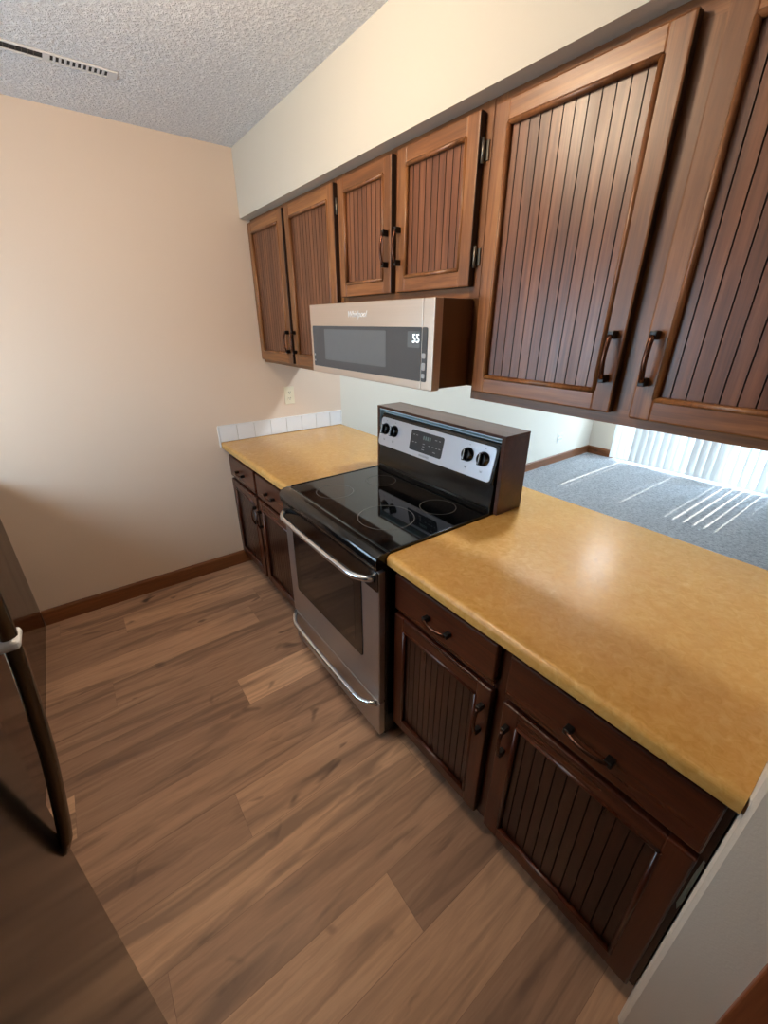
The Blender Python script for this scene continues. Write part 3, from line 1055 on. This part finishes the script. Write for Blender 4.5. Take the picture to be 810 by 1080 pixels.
for z_, h_ in ((GZ0 + 0.018, 0.014), (GZ0 + 0.046, 0.022), (GZ0 + 0.078, 0.016)):
    mb = MB().prism(rrect(MX1 - 0.047, MX1 - 0.031, z_ - h_ / 2, z_ + h_ / 2, 0.004, 3), 'y', MY0 - 0.0028, MY0 - 0.0014)
    obj('button', mb, M['grey_print'], cs)
for z_ in (GZ0 + 0.022, GZ0 + 0.046):
    mb = MB().lathe([(0.0042, 0.0), (0.0042, -0.0012)], (MX0 + 0.030, MY0 - 0.0016, z_), 'y', 12)
    obj('indicator', mb, M['grey_print'], dr)
mb = MB().prism(rrect(MX1 - 0.120, MX1 - 0.060, GZ1 - 0.060, GZ1 - 0.012, 0.003, 2), 'y', MY0 - 0.0021, MY0 - 0.0015)
obj('display', mb, M['mw_screen'], dr)
obj('clock_digits', text_mb('55', 0.036, (MX1 - 0.078, MY0 - 0.0026, GZ1 - 0.034), (1, 0, 0), (0, 0, 1)), M['led'], dr, 'lit clock digits')
obj('brand_lettering', text_mb('Whirlpool', 0.030, (MX0 + 0.365, MY0 - 0.0006, MZ1 - 0.040), (1, 0, 0), (0, 0, 1), 0.0006, 0.35), M['white_print'], dr)
mb = MB()
for k in range(3):
    mb.box(MX0 + 0.10, MX1 - 0.12, MY0 + 0.06 + k * 0.05, MY0 + 0.085 + k * 0.05, MZ0 + 0.003, MZ0 + 0.0065)
obj('underside_vent', mb, M['brown_mw_bottom'], mw)

# ------------------------------------------------------------------ ceiling vent
cv = thing('ceiling_vent', 'long narrow white slotted vent in the popcorn ceiling', 'vent', (0.45, -0.60, ZC))
VX0, VX1 = 0.422, 0.474
zt, zb_ = ZC - 0.0005, ZC - 0.006
mb = MB().box(VX0 - 0.006, VX0 + 0.004, -0.94, -0.275, zb_, zt, 0, bev=0.002).box(VX1 - 0.004, VX1 + 0.006, -0.94, -0.275, zb_, zt, 0, bev=0.002)
for y0, y1 in ((-0.94, -0.915), (-0.500, -0.480), (-0.305, -0.275)):
    mb.box(VX0 + 0.004, VX1 - 0.004, y0, y1, zb_, zt)
obj('frame', mb, M['vent_metal'], cv)
obj('duct_opening', MB().box(VX0 + 0.004, VX1 - 0.004, -0.94, -0.28, zt - 0.001, zt), M['dark_slot'], cv)
mb = MB()
y = -0.470
while y < -0.31:
    mb.box(VX0 + 0.004, VX1 - 0.004, y, y + 0.0065, zb_ + 0.001, zt - 0.001)
    y += 0.0165
obj('slats', mb, M['vent_metal'], cv)
mb = MB()
y = -0.905
while y < -0.51:
    mb.box(VX0 + 0.008, VX1 - 0.008, y, y + 0.0022, zb_ + 0.002, zt - 0.0012)
    y += 0.0165
mb.box(VX0 + 0.028, VX0 + 0.030, -0.912, -0.502, zb_ + 0.003, zt - 0.0012)
obj('louvres', mb, M['brown_mw_bottom'], cv)

# ------------------------------------------------------------------ facing run: glossy dark cabinet and the fridge
YO = -1.165
oc = thing('facing_cabinet', 'glossy dark brown base cabinet at the far left beside the baseboard', 'cabinet', (1.05, -1.45, 0))
obj('carcass', MB().box(0.001, 2.10, YO - 0.60, YO - 0.022, 0.02, 0.873), M['base_gloss'], oc)
obj('kick_board', MB().box(0.001, 2.10, YO - 0.020, YO - 0.001, 0.0005, 0.075), M['base_gloss'], oc)
for a, b in ((0.002, 0.70), (0.703, 1.40), (1.403, 2.10)):
    obj('door', MB().box(a, b, YO - 0.021, YO, 0.077, 0.873, 0, bev=0.001), M['base_gloss'], oc)
mb = MB().box(0.0005, 2.10, YO - 0.632, YO + 0.012, 0.8745, CT, 0, bev=0.006)
tag(obj('countertop', mb, M['laminate'], loc=(1.05, -1.46, 0.8745)), 'amber countertop on the glossy cabinet facing the range', 'countertop')

FX0, FX1, FY = 2.150, 2.99, -0.900
fr_ = thing('refrigerator', 'glossy black refrigerator with a bowed handle at the left edge', 'refrigerator', (2.57, -1.3, 0))
obj('body', MB().box(FX0 + 0.004, FX1 - 0.004, -1.78, FY - 0.085, 0.02, 1.74, 0, bev=0.004), M['fridge'], fr_)
obj('door_gasket', MB().box(FX0 + 0.012, FX1 - 0.012, FY - 0.085, FY - 0.070, 0.08, 1.735), M['black_soft'], fr_)
fd = obj('door', MB().box(FX0, FX1, FY - 0.070, FY, 0.06, 1.74, 0, bev=0.006, seg=3), M['fridge'], fr_)
obj('foot_grille', MB().box(FX0 + 0.01, FX1 - 0.01, FY - 0.08, FY - 0.05, 0.001, 0.052), M['black_soft'], fr_)
hx = FX0 + 0.026
tab = [(0.905, -0.001), (0.925, 0.007), (0.95, 0.0115), (1.0, 0.019), (1.05, 0.026), (1.10, 0.0325), (1.19, 0.041), (1.25, 0.0455), (1.32, 0.0485), (1.38, 0.0495)]
path = [(hx, FY + q, z_) for z_, q in tab] + [(hx, FY + q, 2.82 - z_) for z_, q in tab[-2::-1]]
obj('handle', MB().tube(path, 0.0125, 0.0090, 14, 0, up=(0, 1, 0)), M['fridge_handle'], fd, 'long dark bowed handle')
mb = MB().box(hx - 0.019, hx + 0.019, FY + 0.0005, FY + 0.058, 1.276, 1.289, 0, bev=0.006, seg=3)
obj('handle_post', mb, M['white_plastic'], fd, 'pale metal post crossing the handle')


# ------------------------------------------------------------------ ceiling lights (above the frame)
def dome(label, x, y, r, col, strength, name='unseen_ceiling_light'):
    o = thing(name, label, 'ceiling light', (x, y, ZC))
    obj('base_ring', MB().lathe([(r * 1.08, -0.0005), (r * 1.08, -0.022), (r * 0.98, -0.024)], (x, y, ZC), 'z', 40), M['white_plastic'], o)
    prof = [(r * 0.97, -0.0245)] + [(r * 0.97 * math.cos(a), -0.0245 - 0.055 * math.sin(a)) for a in (0.3, 0.6, 0.9, 1.2, 1.45)]
    obj('diffuser', MB().lathe(prof, (x, y, ZC), 'z', 40), emitter('lit_diffuser_' + str(len(bpy.data.materials)), col, strength), o)
    return o


gl = thing('unseen_ceiling_light', 'unseen kitchen ceiling light, given a globe shape to brighten the ceiling', 'ceiling light', (1.55, -0.55, ZC))
obj('unseen_light_canopy', MB().lathe([(0.07, -0.0005), (0.07, -0.015), (0.05, -0.03), (0.05, -0.04)], (1.55, -0.55, ZC), 'z', 32), M['white_plastic'], gl)
prof = [(0.115 * math.sin(a_), -0.125 + 0.100 * math.cos(a_)) for a_ in [math.radians(q_) for q_ in range(26, 180, 14)]]
obj('globe', MB().lathe(prof, (1.55, -0.55, ZC), 'z', 32), emitter('lit_unseen_globe', (1.0, 0.80, 0.57, 1), 82.0), gl)  # out-of-view lamp, its globe shape chosen to throw light onto the ceiling
dome('round ceiling light just beyond the long counter', 1.37, 1.50, 0.10, (0.80, 0.92, 1.0, 1), 420.0)
dome('round ceiling light over the middle of the carpet', 1.17, 3.17, 0.10, (0.92, 0.97, 1.0, 1), 60.0)
